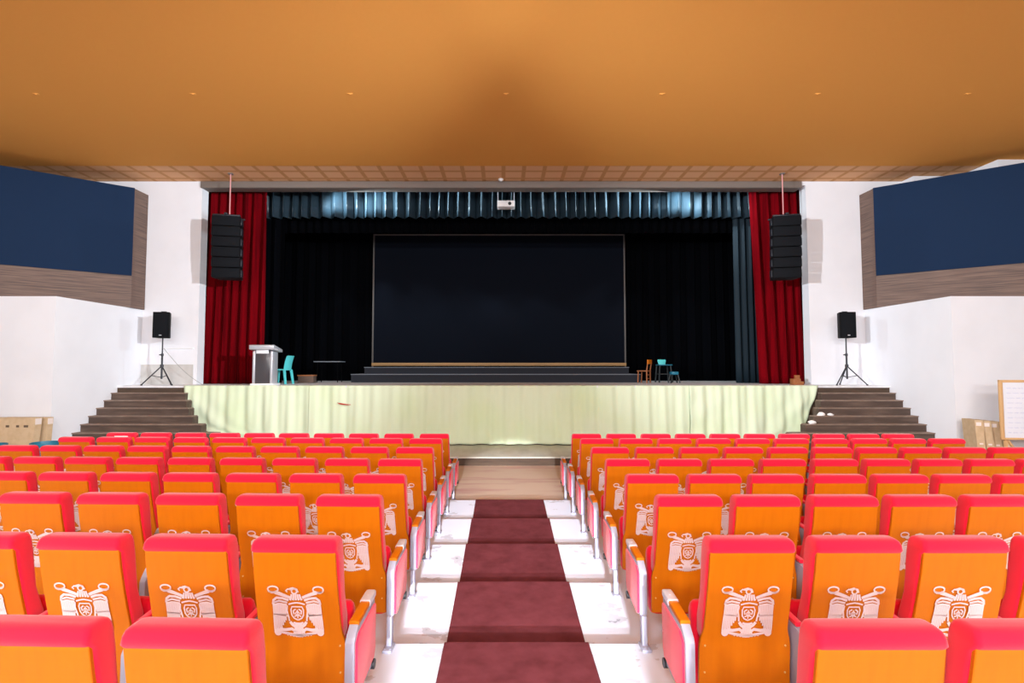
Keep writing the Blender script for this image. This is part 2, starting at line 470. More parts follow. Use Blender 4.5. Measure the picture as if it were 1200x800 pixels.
ME = dict(back=m_backrest(), cush=m_cushion(), seat=m_seat(), frame=m_frame(.044), endframe=m_frame(.052), foot=m_foot(), arm=m_arm(), inarm=m_inarm(), cap=m_cap(),
          panel={1: m_panel(1), -1: m_panel(-1)}, hinge={1: m_hinge(1), -1: m_hinge(-1)}, emb=m_emblem())
ORD = ['first', 'second', 'third', 'fourth', 'fifth', 'sixth', 'seventh', 'eighth', 'ninth', 'tenth']
def frame_parts(root, x, end=0):
    f = put('side_frame', ME['endframe' if end else 'frame'], root); f.location.x = x
    put('foot', ME['foot'], f)
    a = put('armrest', ME['arm' if end else 'inarm'], root); a.location.x = x
    if end:
        put('armrest_cap', ME['cap'], a)
        p = put('end_panel', ME['panel'][end], root); p.location.x = x
        h = put('hinge_cap', ME['hinge'][end], root); h.location.x = x

PITCH = .555
def seat(side, i, row):
    """side -1: lectern side, +1: whiteboard side; i from the aisle; row 1 = next to the stage"""
    d = 8.34 - .92 * (row - 1)
    if row == 8: d -= .03
    pt = (.572 if row == 7 else .557) if side > 0 else {8: .575, 7: .595, 6: .587, 5: .58, 4: .576}.get(row, .573)
    x = XA + (1.24 + pt * i if side > 0 else -(1.222 if row > 6 else 1.208) - pt * i)
    rz = 0
    if side < 0: d += .034 * max(0, -x - 1.0); rz = R(-1.9)
    # leave out seats wholly outside the frame
    if abs(at(600, 400, d).x) < 0: return
    e = abs(x) - .25; lim = (592 if side < 0 else 612) / F * (d + .12)
    if e > lim: return
    sidename = 'lectern side' if side < 0 else 'whiteboard side'
    if i == 0: lab = f"red and orange aisle-end theatre seat, {ORD[row-1]} row from the stage, {sidename}"
    else: lab = f"red and orange theatre seat, {ORD[i]} from the aisle, {ORD[row-1]} row from stage, {sidename}"
    t = thing('theatre_seat', lab, 'seat', (x, d, tread_z(d - .04, x)), rz, 'theatre seats on the ' + sidename)
    bk = put('backrest', ME['back'], t); put('emblem', ME['emb'], bk)
    put('back_cushion', ME['cush'], t); put('seat', ME['seat'], t)
    frame_parts(t, side * pt / 2)
    if i == 0: frame_parts(t, -side * (.350 if side > 0 else .318), -side)
    return t
for row in range(1, 9):
    for side in (-1, 1):
        for i in range(10): seat(side, i, row)

# ================================================================== STAGE SKIRT
def skirt(name, px0, px1, label, left=None, right=None, seed=0, tear=None):
    rnd = random.Random(seed)
    NX, NZ = int((px1 - px0) * .55), 28
    x0, x1 = at(px0, 470, YS).x, at(px1, 470, YS).x
    ph = [rnd.uniform(0, 6.28) for _ in range(6)]
    grid = []
    for j in range(NZ + 1):
        v = j / NZ; row = []
        z = ZS + .004 - v * (ZS - PZ - .02)
        a = x0 + (left(v) if left else 0); c = x1 - (right(v) if right else 0)
        for k in range(NX + 1):
            u = k / NX; x = a + (c - a) * u
            fold = .5 + .5 * math.sin(x * 13 + ph[0] + .8 * math.sin(x * 1.9 + ph[1]) + .5 * math.sin(v * 3 + x * .8))
            fold2 = .5 + .5 * math.sin(x * 5.1 + ph[2] + .6 * math.sin(x * 1.1 + ph[3]))
            y = YS - .028 - (.03 + .045 * v) * fold - .05 * v * fold2 - .012 * math.sin(x * 29 + ph[4] + math.sin(x * 3.3))
            if left:    # the pulled corner: diagonal drag folds
                w = max(0, 1 - (x - a) / 1.2); y -= .05 * w * (.5 + .5 * math.sin((x - a) * 11 - v * 6)) * min(1, v * 3)
            if right:
                w = max(0, 1 - (c - x) / 1.3); y -= .05 * w * (.5 + .5 * math.sin((c - x) * 10 - v * 6)) * min(1, v * 3)
                w2 = max(0, 1 - (x - x0) / 1.7); y -= .03 * w2 * (.5 + .5 * math.sin(((x - x0) * 1.0 + v * 2.2) * 6)) * min(1, v * 5)
            if k <= 3: y -= .014 * (3 - k)
            row.append((x, y, z))
        grid.append(row)
    # hem turned over the stage edge
    grid.insert(0, [(p[0], YS + .06, ZS + .005) for p in grid[0]])
    b = MB(); b.quads(grid)
    me = b.mesh(name, M['cloth'], angle=180)
    o = put(name, me); tag(o, label, 'cloth', 'green cloths along the stage front')
    so = o.modifiers.new('thick', 'SOLIDIFY'); so.thickness = .004; so.offset = -1
    return o
lf = lambda v: lerp_tab([(0, 0), (.16, .02), (.32, .07), (.48, .18), (.64, .34), (.76, .60), (.86, 1.0), (1, 1.15)], v)
rf = lambda v: lerp_tab([(0, 0), (.25, .12), (.5, .27), (.75, .42), (.9, .75), (1, 1.0)], v)
skirt('stage_skirt', 217, 364, 'pale green stage cloth panel hanging below the lectern beside the dark stairs', left=lf, seed=1)
sk = skirt('stage_skirt', 363, 808, 'widest pale green cloth panel along stage front with a small red tear', seed=2)
skirt('stage_skirt', 807, 958, 'pale green stage cloth panel with diagonal drag folds below the wooden stool', right=rf, seed=3)
p = at(395, 472.5, YS - .125); q = at(411, 474, YS - .125)
b = MB(); b.quads([[(p.x, p.y, p.z + .02), (p.x + .06, p.y, p.z + .012), (q.x - .1, p.y, q.z + .013), (q.x, p.y, q.z + .006)],
                   [(p.x + .005, p.y, p.z + .01), (p.x + .07, p.y, p.z - .022), (q.x - .1, p.y, q.z - .012), (q.x, p.y, q.z - .006)]])
b.build('tear', M['tear'], sk)['label'] = 'red tear'

# ================================================================== CURTAINS
def pleated(name, m, x0, x1, z0, z1, Y, amp, per, label, cat='curtain', group=None, flare=0., lean=0., seed=0, NZ=14, sharp=1.0, parent=None, edge=None):
    rnd = random.Random(seed); n = max(20, int(abs(x1 - x0) / per * 10))
    ph = rnd.uniform(0, 6); grid = []
    for j in range(NZ + 1):
        v = j / NZ; z = z1 + (z0 - z1) * v; row = []
        for k in range(n + 1):
            u = k / n; xx = x0 + (x1 - x0) * u
            c = (x0 + x1) / 2
            a = 2 * math.pi * (xx / per) + ph + .9 * math.sin(xx * 2.3 / per * .4 + ph) + .4 * math.sin(v * 2 + xx)
            s_ = math.sin(a); s_ = math.copysign(abs(s_) ** sharp, s_)
            x = c + (xx - c) * (1 + flare * v) + lean * v + .12 * per * math.sin(2 * a)
            if edge: x += edge(u, v)
            row.append((x, Y + amp * s_ * (.75 + .35 * v) + .02 * math.sin(xx * 3 + v * 2), z))
        grid.append(row)
    b = MB(); b.quads(grid)
    me = b.mesh(name, m, angle=180); o = put(name, me, parent)
    so = o.modifiers.new('thick', 'SOLIDIFY'); so.thickness = .006; so.offset = 0
    if label: tag(o, label, cat, group)
    return o
YC = 14.25
def X(px, Y, py=400): return at(px, py, Y).x
def Z(py, Y, px=600): return at(px, py, Y).z
pleated('red_curtain', M['redcurtain'], X(236, YC), X(311, YC), ZS + .01, Z(219, YC) , YC, .10, .26, 'crimson velvet curtain gathered behind the silver lectern', group='red side curtains', seed=3, flare=.02, lean=-.06, sharp=.8, NZ=20)
pleated('red_curtain', M['redcurtain'], X(884, YC), X(945, YC), ZS + .01, Z(219, YC), YC, .11, .27, 'crimson velvet curtain gathered above the small wooden block', group='red side curtains', seed=5, lean=.06, sharp=.8, NZ=20, edge=lambda u, v: .12 * v * (1 - u))
YV = 14.75
pleated('stage_valance', M['valance'], X(308, YV), X(888, YV), Z(255, YV), Z(205, YV), YV, .13, .30, 'blue grey satin valance pleated across the top of the stage', 'valance', seed=2, sharp=.7, NZ=4)
pleated('stage_border', M['black'], X(300, 15.3), X(895, 15.3), Z(273, 15.3), Z(222, 15.3), 15.3, .06, .26, 'black pleated border hanging just below the satin valance', 'curtain', seed=4, NZ=3)
pleated('stage_leg_curtain', M['tealleg'], X(862, 14.9), X(890, 14.9), ZS + .01, Z(225, 14.9), 14.9, .06, .2, 'dark teal leg drape beside the right red curtain', 'curtain', seed=6, NZ=10)
pleated('stage_leg_curtain', M['black'], X(300, 14.9), X(332, 14.9), ZS + .01, Z(225, 14.9), 14.95, .06, .25, 'black leg drape behind the crimson curtain near the lectern', 'curtain', seed=7, NZ=10)
YB = 17.3
pleated('backdrop_curtain', M['black'], X(290, YB), X(440, YB), ZS + .01, Z(215, YB), YB, .05, .45, 'black backdrop drape behind the plastic chair and the low table', 'curtain', 'black backdrop drapes', seed=8, NZ=8)
pleated('backdrop_curtain', M['black'], X(728, YB), X(905, YB), ZS + .01, Z(215, YB), YB, .05, .45, 'black backdrop drape behind the wooden chair and teal seats', 'curtain', 'black backdrop drapes', seed=9, NZ=8)
pleated('backdrop_curtain', M['black'], X(436, 17.8), X(732, 17.8), ZS + .01, Z(215, 17.8), 17.8, .05, .45, 'black backdrop drape behind the big screen', 'curtain', 'black backdrop drapes', seed=10, NZ=8)

# screen with frame
YQ = 17.0
t = thing('projection_screen', 'huge black screen with pale wooden bottom rail on the stage', 'screen', (0, YQ, ZS))
xl, xr, zt, zb = X(436, YQ), X(733.5, YQ), Z(276, YQ), Z(425, YQ)
b = MB(); b.box(xl + .04, xr - .04, 0, .03, zb - ZS, zt - ZS); b.build('screen_surface', M['screen'], t)
b = MB(); b.box(xl, xr, -.03, .03, Z(428.5, YQ) - ZS, zb - ZS, .005); b.box(xl + .1, xr - .1, -.04, -.028, Z(427.2, YQ) - ZS, Z(426.2, YQ) - ZS); o = b.build('bottom_rail', M['goldwood'], t)
o['label'] = 'pale wooden bottom rail'
for px in (xl, xr - .05):
    b = MB(); b.box(px, px + .05, -.02, .03, .0, zt - ZS, .005); b.build('side_rail', M['thinframe'], t)
b = MB(); b.box(xl, xr, -.02, .03, zt - ZS, zt - ZS + .05, .005); b.build('top_rail', M['thinframe'], t)

# two-tier dais
YD = 15.5
t = thing('stage_dais', 'low two-tier dais draped in black cloth before the screen', 'platform', (0, YD, ZS))
def tier(nm, xa, xb, ya, yb, za, zb_):
    b = MB(); b.box(xa, xb, ya, yb, za, zb_ - .02); o = b.build(nm, M['dais'], t)
    b = MB(); b.box(xa - .01, xb + .01, ya - .02, yb, zb_ - .02, zb_, .004); b.build('top_edge', M['daisedge'], o)
zt1 = Z(438.2, YD) - ZS; zt2 = Z(430, YD + .55) - ZS
tier('lower_tier', X(412, YD), X(750, YD), 0, 1.2, 0, zt1)
tier('upper_tier', X(428, YD + .6), X(736, YD + .6), .55, 1.15, zt1, zt2)
# ================================================================== STAGE THINGS
# lectern
YL = 13.2
pl = at(311, 450, YL)
t = thing('lectern', 'silver lectern with smoked front panel at the stage edge', 'lectern', (pl.x, YL, ZS), R(3)); t.scale.x = .86
b = MB(); b.box(-.33, .33, -.24, .24, 0, .05, .012); b.build('base', M['whiteplastic'], t)
b = MB(); b.box(-.25, .21, -.17, .15, .05, .84, .02); b.build('body', M['smoke'], t)
for x in (-.26, .24):
    b = MB(); b.box(x - .035, x + .035, -.19, .17, .05, .86, .012); b.build('side_post', M['aluminium'], t)
b = MB(); b.box(-.20, .16, -.19, -.165, .80, .89, .008); b.build('fascia', M['whiteplastic'], t)
b = MB(); b.prism_x([(-.30, .90), (.26, .84), (.28, .87), (.28, .92), (-.28, 1.02), (-.31, 1.0)], -.35, .36, .012); b.build('desk_top', M['aluminium'], t)
b = MB(); b.tube([(.30, .1, .91), (.42, .0, .87), (.42, -.2, .89), (.30, -.25, .95)], .018, 8); b.build('side_rail', M['aluminium'], t)

# plastic chair, seen from the side (faces -X)
YM = 14.2
p = at(330, 449, YM)
t = thing('plastic_chair', 'teal moulded plastic chair standing beside the silver lectern', 'chair', (p.x, YM, ZS), R(-6)); t.scale = (1.0, 1.0, 1.02)
def seat_panel(b, z, x0, x1, y0, y1, th):
    b.box(x0, x1, y0, y1, z - th, z, .012)
b = MB(); seat_panel(b, .40, -.21, .19, -.20, .20, .035); b.build('seat', M['teal'], t)
b = MB(); rings = []
for z, x in ((.39, .18), (.5, .195), (.6, .215), (.70, .245), (.74, .262), (.755, .268)):
    w = .19 - (.03 if z > .745 else 0); cu = .03
    rings.append([(x + cu * (1 - (y / .2) ** 2) - cu, y, z) for y in (-w, -w * .5, 0, w * .5, w)] + [(x + .014 + cu * (1 - (y / .2) ** 2) - cu, y, z) for y in (w, w * .5, 0, -w * .5, -w)])
b.loft(rings); b.build('backrest', M['teal'], t)
for lx, ly in ((-.19, -.18), (-.19, .18), (.17, -.18), (.17, .18)):
    b = MB(); ex = lx + (-.03 if lx < 0 else .055); ey = ly * 1.12
    b.loft([[(lx + x, ly + y, .38) for x, y in rrect(.032, .028, .008, 2)], [(ex + x, ey + y, 0) for x, y in rrect(.026, .02, .006, 2)]]); b.build('leg', M['teal'], t)

# low table
YT = 15.7
p = at(386, 446, YT)
t = thing('table', 'low table with pale thin top in the shadow by the dais', 'table', (p.x, YT, ZS))
zt_ = Z(423.2, YT) - ZS
b = MB(); b.box(-.40, .40, -.26, .26, zt_ - .025, zt_, .008); b.build('table_top', M['daisedge'], t)
for x in (-.31, .31):
    for y in (-.19, .19):
        b = MB(); b.tube([(x, y, 0), (x * .95, y * .95, zt_ - .02)], .012); b.build('leg', M['blackwall'], t)
p = at(360, 446, 15.1)
t = thing('wooden_crate', 'small brown crate on the stage floor beside the low table', 'crate', (p.x, 15.1, ZS)); t.scale = (.92, .8, 1)
b = MB(); b.box(-.24, .24, -.16, .16, 0, .20, .008); b.build('body', M['darkwood'], t)
b = MB(); b.box(-.255, .255, -.175, .175, .20, .235, .006); b.build('lid', M['brownwood'], t)

# wooden chair facing left
YW = 15.1
p = at(757, 447, YW)
t = thing('wooden_chair', 'brown wooden chair with orange top rail beside the black dais', 'chair', (p.x, YW, ZS), R(-38)); t.scale = (.8, .8, .98)
for y in (-.16, .16):
    b = MB(); b.bar((-.24, y, 0), (-.22, y, .34), .035, .035); b.build('leg', M['brownwood'], t)
    b = MB(); b.loft([[(.10 + x, y + q, 0) for x, q in rrect(.02, .02, .004, 1)], [(.10 + x, y + q, .36) for x, q in rrect(.02, .02, .004, 1)], [(.15 + x, y + q, .64) for x, q in rrect(.016, .018, .004, 1)]]); b.build('leg', M['brownwood'], t)
b = MB(); b.box(-.27, .13, -.19, .19, .34, .37, .008); b.build('seat', M['brownwood'], t)
for z in (.13, .24):
    b = MB(); b.box(.085, .115, -.16, .16, z - .012, z + .012); b.build('stretcher', M['brownwood'], t)
b = MB(); b.box(.125, .165, -.19, .19, .56, .69, .012); o = b.build('top_rail', M['arm_wood'], t); o['label'] = 'orange top rail'

# tall teal chair and low teal stool
YU = 15.65
p = at(778, 447, YU)
t = thing('high_chair', 'tall chair with teal backrest and dark legs at the stage rear', 'chair', (p.x, YU, ZS))
b = MB(); b.box(-.19, .21, -.19, .19, .51, .54, .01); b.build('seat', M['darkteal'], t)
b = MB(); b.loft([[(x + .0, .17 + y, .54) for x, y in rrect(.10, .012, .008, 2)], [(x, .20 + y, .66) for x, y in rrect(.13, .012, .008, 2)], [(x, .21 + y, .69) for x, y in rrect(.11, .01, .008, 2)]]); b.build('backrest', M['teal'], t)
for x in (-.16, .16):
    for y in (-.16, .16):
        b = MB(); b.bar((x * 1.25, y * 1.2, 0), (x, y, .52), .034, .034); b.build('leg', M['darkleg'], t)
for y in (-.18, .18):
    b = MB(); b.bar((-.18, y, .25), (.18, y, .25), .022, .022); b.build('stretcher', M['darkleg'], t)
p = at(790, 447, 15.0)
t = thing('stool', 'low stool with teal seat standing beside the tall teal chair', 'stool', (p.x, 15.0, ZS))
b = MB(); b.box(-.10, .10, -.12, .12, .24, .33, .02); b.build('seat', M['darkteal'], t)
for x in (-.08, .08):
    for y in (-.1, .1):
        b = MB(); b.bar((x * 1.6, y * 1.2, 0), (x, y, .25), .028, .028); b.build('leg', M['darkleg'], t)
# little wooden block by the right curtain
p = at(934, 451, 13.45)
t = thing('wooden_block', 'small brown wooden box at the foot of the crimson curtain', 'box', (p.x, 13.45, ZS))
b = MB(); b.box(-.13, .06, -.08, .1, 0, .16, .006); b.box(-.06, .13, -.1, .02, 0, .09, .006); b.box(-.02, .1, .03, .1, 0, .25, .006); b.build('body', M['brownwood'], t)

# loudspeakers on tripod stands
def pa_speaker(px, face, lab_sp, lab_st):
    Y = 13.15; p = at(px, 450, Y)
    t = thing('speaker_stand', lab_st, 'stand', (p.x, Y, ZS), 0, 'tripod speaker stands')
    ztop = Z(396, Y) - ZS; zj = Z(428.5, Y) - ZS
    b = MB(); b.tube([(0, 0, .16), (0, 0, zj + .25)], .022, 10); b.tube([(0, 0, zj + .2), (0, 0, ztop)], .016, 10); b.build('pole', M['metalblack'], t)
    b = MB(); b.cyl((0, 0, zj), (0, 0, 1), .04, .07); b.build('collar', M['metalblack'], t)
    b = MB(); b.cyl((0, 0, zj + .28), (0, 0, 1), .032, .06); b.cyl((-.045, 0, zj + .28), (1, 0, 0), .014, .06); b.build('knob', M['metalblack'], t)
    for a in (205, 335, 85):
        e = Vector((math.cos(R(a)), math.sin(R(a)), 0)) * .42
        if a == 85: e *= .8
        b = MB(); b.tube([(0, 0, zj), (e.x, e.y, .02)], .014, 8); l = b.build('leg', M['metalblack'], t)
        b = MB(); b.cyl((e.x, e.y, .016), (0, 0, 1), .022, .032, 10); b.build('rubber_foot', M['blackplastic'], l)
        b = MB(); b.tube([(0, 0, .2), (e.x * .52, e.y * .52, .02 + (zj - .02) * .48)], .009, 6); b.build('brace', M['metalblack'], t)
    h = Z(366, Y) - Z(396, Y)
    s = thing('loudspeaker', lab_sp, 'speaker', (p.x, Y, ZS + ztop), R(face), 'black tripod loudspeakers')
    w = .185
    b = MB(); poly = [(-w, -.15), (w, -.15), (w + .005, -.11), (w * .62, .17), (-w * .62, .17), (-w - .005, -.11)]
    b.prism_z(poly, 0, h, .014); b.build('cabinet', M['speaker'], s)
    b = MB(); b.box(-w + .02, w - .02, -.162, -.146, .03, h - .03, .008); g = b.build('grille', M['grille'], s)
    b = MB(); b.box(-.03, .03, -.166, -.160, .055, .075, .003); b.build('badge', M['aluminium'], g)
    b = MB(); b.tube([(-.06, .02, h), (-.06, .02, h + .02), (.06, .02, h + .02), (.06, .02, h)], .01, 6); b.build('handle', M['speaker'], s)
pa_speaker(189, 12, 'black loudspeaker on tripod above the stairs on lectern side', 'black tripod stand on the landing beside lectern-side red curtain')
pa_speaker(993, -8, 'black loudspeaker on tripod above the stairs on whiteboard side', 'black tripod stand on the landing above the whiteboard-side stairs')
# cable dropping behind the stand
b = MB(); p0 = at(192, 408, 13.3); p1 = at(238, 451, 13.5)
b.tube([p0.lerp(p1, k / 8) - Vector((0, 0, .10 * math.sin(math.pi * k / 8))) for k in range(9)], .006, 6)
tag(b.build('speaker_cable', M['cable']), 'thin grey cable hanging from tripod stand to the red curtain', 'cable')

# line arrays
def array(px, face, label):
    Y = 13.15; p = at(px, 256, Y); zt = p.z; zb = Z(327, Y); n = 6
    t = thing('line_array_speaker', label, 'speaker', (p.x, Y, 0), R(face), 'hanging line arrays'); t.scale.x = .9
    hh = (zt - zb) / n
    for k in range(n):
        z1 = zt - k * hh; z0 = z1 - hh + .012; tilt = .012 * k * k * .25
        b = MB(); b.prism_z([(-.37, -.26 + tilt), (.37, -.26 + tilt), (.37, -.18 + tilt), (.30, .22 + tilt), (-.30, .22 + tilt), (-.37, -.18 + tilt)], z0, z1, .01)
        c = b.build('cabinet', M['speaker'], t)
        b = MB(); b.box(-.35, .35, -.27 + tilt, -.255 + tilt, z0 + .012, z1 - .012, .005); b.build('grille', M['grille'], c)
        for sx in (-1, 1):
            b = MB(); b.box(sx * .385 - .014, sx * .385 + .014, -.2 + tilt, -.06 + tilt, z0 + .03, z1 - .04, .004); b.build('rigging_pin', M['metalblack'], c)
    b = MB(); b.box(-.36, .36, -.24, -.18, zt + .005, zt + .045, .006); b.box(-.36, .36, .12, .18, zt + .005, zt + .045, .006); b.box(-.04, .04, -.30, .2, zt + .03, zt + .075, .006); b.build('rigging_frame', M['metalblack'], t)
    b = MB(); b.tube([(0, 0, zt + .06), (0, 0, CZ + .015)], .016, 8); b.build('hanging_rod', M['pinkrod'], t)
    b = MB(); b.box(-.06, .06, -.06, .06, CZ - .012, CZ + .013, .004); b.build('ceiling_plate', M['rail'], t)
array(269, 10, 'black line array speaker hanging before the lectern-side red curtain')
array(918, -10, 'black line array speaker hanging before the whiteboard-side red curtain')

# hanging projector box and stage flood lamps below the rail
Yp = 14.1; p = at(593, 240, Yp)
t = thing('hanging_projector', 'small white box hung by two rods before the valance centre', 'projector', (p.x, Yp, p.z))
b = MB(); b.box(-.24, .24, -.15, .15, -.09, .08, .015); b.build('body', M['whiteplastic'], t)
b = MB(); b.cyl((.1, -.155, -.01), (0, 1, 0), .045, .03); b.build('lens', M['blackplastic'], t)
for x in (-.22, .22):
    b = MB(); b.tube([(x, 0, .07), (x, 0, 7.02 - p.z)], .012, 6); b.build('rod', M['aluminium'], t)
def flood(px, py, label, rz):
    Yf = 14.08; p = at(px, py, Yf)
    t = thing('flood_lamp', label, 'lamp', (p.x, Yf, p.z), R(rz), 'stage flood lamps')
    b = MB(); b.loft([[(x, -.07, z) for x, z in rrect(.08, .05, .015, 2)], [(x, .05, z) for x, z in rrect(.12, .075, .015, 2)]]); b.build('housing', M['aluminium'], t)
    b = MB(); b.box(-.105, .105, .049, .056, -.062, .062, .004); b.build('glass', M['whiteplastic'], t)
    b = MB(); b.tube([(-.125, 0, 0), (-.125, 0, .1), (.125, 0, .1), (.125, 0, 0)], .01, 6); b.tube([(0, 0, .1), (0, 0, max(.12, 6.9 - p.z))], .012, 6); b.build('yoke', M['metalblack'], t)
    return p
f1 = flood(383, 221, 'silver flood lamp under the rail, nearest the lectern', 10)
f2 = flood(433, 221, 'silver flood lamp under the rail, second from the lectern', 0)
f3 = flood(800, 221, 'silver flood lamp under the rail on the teal drape side', -10)
# ceiling fittings
b = MB(); p = at(587, 208, 13.55); b.loft([[(p.x + r * math.cos(a), p.y + r * math.sin(a), CZ + .012 - h) for a in [2 * math.pi * k / 14 for k in range(14)]] for r, h in ((.07, -.002), (.07, .02), (.05, .05), (.02, .065))])
tag(b.build('smoke_detector', M['whiteplastic']), 'small white round detector on the ceiling above the stage rail', 'detector')
Yd = at(600, 110, 9).y
for px in (42, 226, 410, 593, 776, 958, 1134):
    dv = at(px, 110, 1.) - Vector((0, 0, CAMZ)); k = (CZ - CAMZ) / dv.z; q = dv * k + Vector((0, 0, CAMZ))
    b = MB(); b.box(-.05, .05, -.025, .025, -.008, .003, .003); b.cyl((0, 0, -.01), (0, 0, 1), .012, .012, 8)
    o = b.build('ceiling_fixing', M['ceiling']); o.location = (q.x, q.y, CZ)
    tag(o, 'tiny ceiling fixing plate in the line across the orange ceiling', 'fixing', 'ceiling fixing plates')

# ================================================================== BLUE ACOUSTIC PANEL BOXES
def booth(s, label):
    c = at(158 if s < 0 else 1023, 221, 13.17)
    cx = -abs(c.x) if s < 0 else abs(c.x); ZT = c.z; zb = 3.622; zm = Z(323, 13.17)
    dx, dy = s * 1.0, -.75
    n_ = math.hypot(dx, dy); dx /= n_; dy /= n_
    L = 4.2
    A = Vector((cx, 13.17)); B = A + Vector((dx, dy)) * L
    t = thing('panel_booth', label, 'wall panel', (cx, 13.17, zb), 0, 'blue panel boxes')
    a2, b2 = Vector((0, 0)), B - A
    # wooden carcass (front below, return to the wall)
    yb = YP - 13.17 - .005
    b = MB(); b.prism_z([(a2.x, a2.y), (b2.x, b2.y), (b2.x, yb), (a2.x, yb)], 0, ZT - zb); b.build('carcass', M['walnut'], t, smooth=False)
    nrm = Vector((dy, -dx)) * (1 if s > 0 else -1)
    if nrm.y > 0: nrm = -nrm
    p0 = a2 + nrm * .03; p1 = b2 + nrm * .03
    b = MB(); b.prism_z([(a2.x, a2.y), (b2.x, b2.y), (p1.x, p1.y), (p0.x, p0.y)], zm - zb, ZT - zb + .01, .004); b.build('fabric_panel', M['bluepanel'], t)
booth(-1, 'navy fabric panel with walnut surround above the wall behind cardboard boxes')
booth(1, 'navy fabric panel with walnut surround above the wall behind the whiteboard')

# ================================================================== SIDE CLUTTER
def carton(px0, px1, pytop, Y, depth, lean, label, prints=True, rz=0, h=None):
    p = at((px0 + px1) / 2, 500, Y); w = abs(at(px1, 500, Y).x - at(px0, 500, Y).x)
    ht = Z(pytop, Y)
    t = thing('cardboard_box', label, 'box', (p.x, Y, 0.0), R(rz), 'flat cardboard boxes')
    b = MB(); b.loft([[(x, y, z) for x, y in ((-w / 2, -depth / 2 + lean * k), (w / 2, -depth / 2 + lean * k), (w / 2, depth / 2 + lean * k), (-w / 2, depth / 2 + lean * k))] for k, z in ((0, 0.002), (1, ht))])
    c = b.build('carton', M['card'], t, smooth=False)
    if prints:
        b = MB()
        for k, ww in ((-.3, .1), (-.12, .07), (.05, .07), (.22, .06), (.36, .09)):
            x = k * w; z = ht - .17; y = -depth / 2 + lean * z / ht - .003
            b.box(x - ww * .5, x + ww * .5, y, y + .002, z - .022, z + .022)
            if ww > .08: b.box(x - ww * .5, x + ww * .5, y, y + .002, z - .075, z - .055)
        b.build('print', M['print'], t, smooth=False)
    b = MB(); z = ht - .10
    sx = 1 if rz >= 0 else -1
    b.box(w / 2 - .001, w / 2 + .003, -depth / 2 + lean * .9 + .01, depth / 2 + lean * .9 - .01, ht - .14, ht - .02); b.build('tape', M['tape'], t, smooth=False)
    return t, w, ht
carton(-30, 40, 489.5, 10.55, .16, .1, 'printed cardboard box leaning on the white wall, foremost of its stack')
carton(2, 56, 489, 10.84, .14, .06, 'cardboard box behind the printed box against the white wall', False)
for k, (px, lab) in enumerate(((1139, 'first cardboard box from the wall corner beside the whiteboard'), (1149, 'second cardboard box from the wall corner beside the whiteboard'),
                               (1158, 'third cardboard box from the wall corner beside the whiteboard'), (1168, 'fourth cardboard box from wall corner, touching the whiteboard'))):
    Y = 10.62; p = at(px, 500, Y); ht = Z(491 + k * .9, Y)
    t = thing('cardboard_box', lab, 'box', (p.x, Y, 0), R(-14), 'slim upright cardboard boxes')
    b = MB(); b.loft([[(x + le, y, z) for x, y in ((-.07, -.22), (.07, -.22), (.07, .2), (-.07, .2))] for le, z in ((.06 + .02 * k, .002), (-.01 * k, ht))]); b.build('carton', M['card'], t, smooth=False)
    b = MB(); b.box(-.045 - .01 * k, .04 - .01 * k, -.225, -.219, ht - .11, ht - .04); b.build('tape', M['tape'], t, smooth=False)
    b = MB(); b.box(.0, .06, -.226, -.220, ht - .48, ht - .45); b.build('hand_hole', M['tape'], t, smooth=False)
# teal tubs
def tub(px, py, Y, r, label):
    p = at(px, py, Y); z = p.z
    t = thing('plastic_tub', label, 'tub', (p.x, Y, 0.0), 0, 'teal plastic tubs')
    rings = []
    N = 24
    for rr, zz in ((.68, .002), (.70, .02), (.93, z * .93), (1.0, z * .94), (1.0, z), (.95, z), (.9, z * .9), (.66, .03)):
        rings.append([(r * rr * math.cos(2 * math.pi * k / N), r * rr * math.sin(2 * math.pi * k / N), zz) for k in range(N)])
    b = MB(); b.loft(rings); b.build('bucket', M['darkteal'], t)
    b = MB(); b.tube([(r * 1.02 * math.cos(R(a)), -r * 1.02 * math.sin(R(a)), z * .9 - .1 * math.sin(R(a))) for a in range(0, 181, 15)], .005, 6); b.build('handle', M['aluminium'], t)
tub(53, 518, 10.05, .23, 'teal plastic tub in front of the cardboard box end')
tub(-7, 520, 10.05, .2, 'teal plastic tub cut by the picture edge before the printed box')

# whiteboard on easel
Yw = 10.1; pL = at(1171.5, 480, Yw); zt, zb = Z(445, Yw, 1180), Z(515, Yw, 1180)
wbw = 1.5
t = thing('whiteboard', 'framed whiteboard with faint writing on a wooden easel', 'whiteboard', (pL.x, Yw, 0), R(-4))
b = MB(); b.box(.05, wbw - .05, -.01, .012, zb + .03, zt - .04); b.build('board', M['board'], t)
for nm, a in (('frame_rail', (0, wbw, -.02, .02, zt - .05, zt)), ('frame_rail', (0, wbw, -.02, .02, zb, zb + .04)), ('frame_stile', (0, .06, -.022, .022, zb, zt)), ('frame_stile', (wbw - .06, wbw, -.022, .022, zb, zt))):
    b = MB(); b.box(*a, .006); b.build(nm, M['pine'], t)
b = MB(); rnd = random.Random(4)
for k in range(10):
    z = zt - .16 - k * .095; x = .13
    while x < wbw - .2:
        l = rnd.uniform(.05, .16); pts = []
        n = 7
        for q in range(n + 1): pts.append((x + l * q / n, -.0125, z + .012 * math.sin(q * 2.4 + k) ))
        b.tube(pts, .0028, 5); x += l + .035
b.build('writing', M['ink'], t)
for x in (.12, wbw - .12):
    b = MB(); b.bar((x, .02, 0), (x, .05, zb + .1), .045, .045); b.build('leg', M['pine'], t)
    b = MB(); b.bar((x + .02, .02, zb - .02), (x + .3 * (1 if x < .5 else -1), .03, .28), .04, .03); b.build('brace', M['pine'], t)
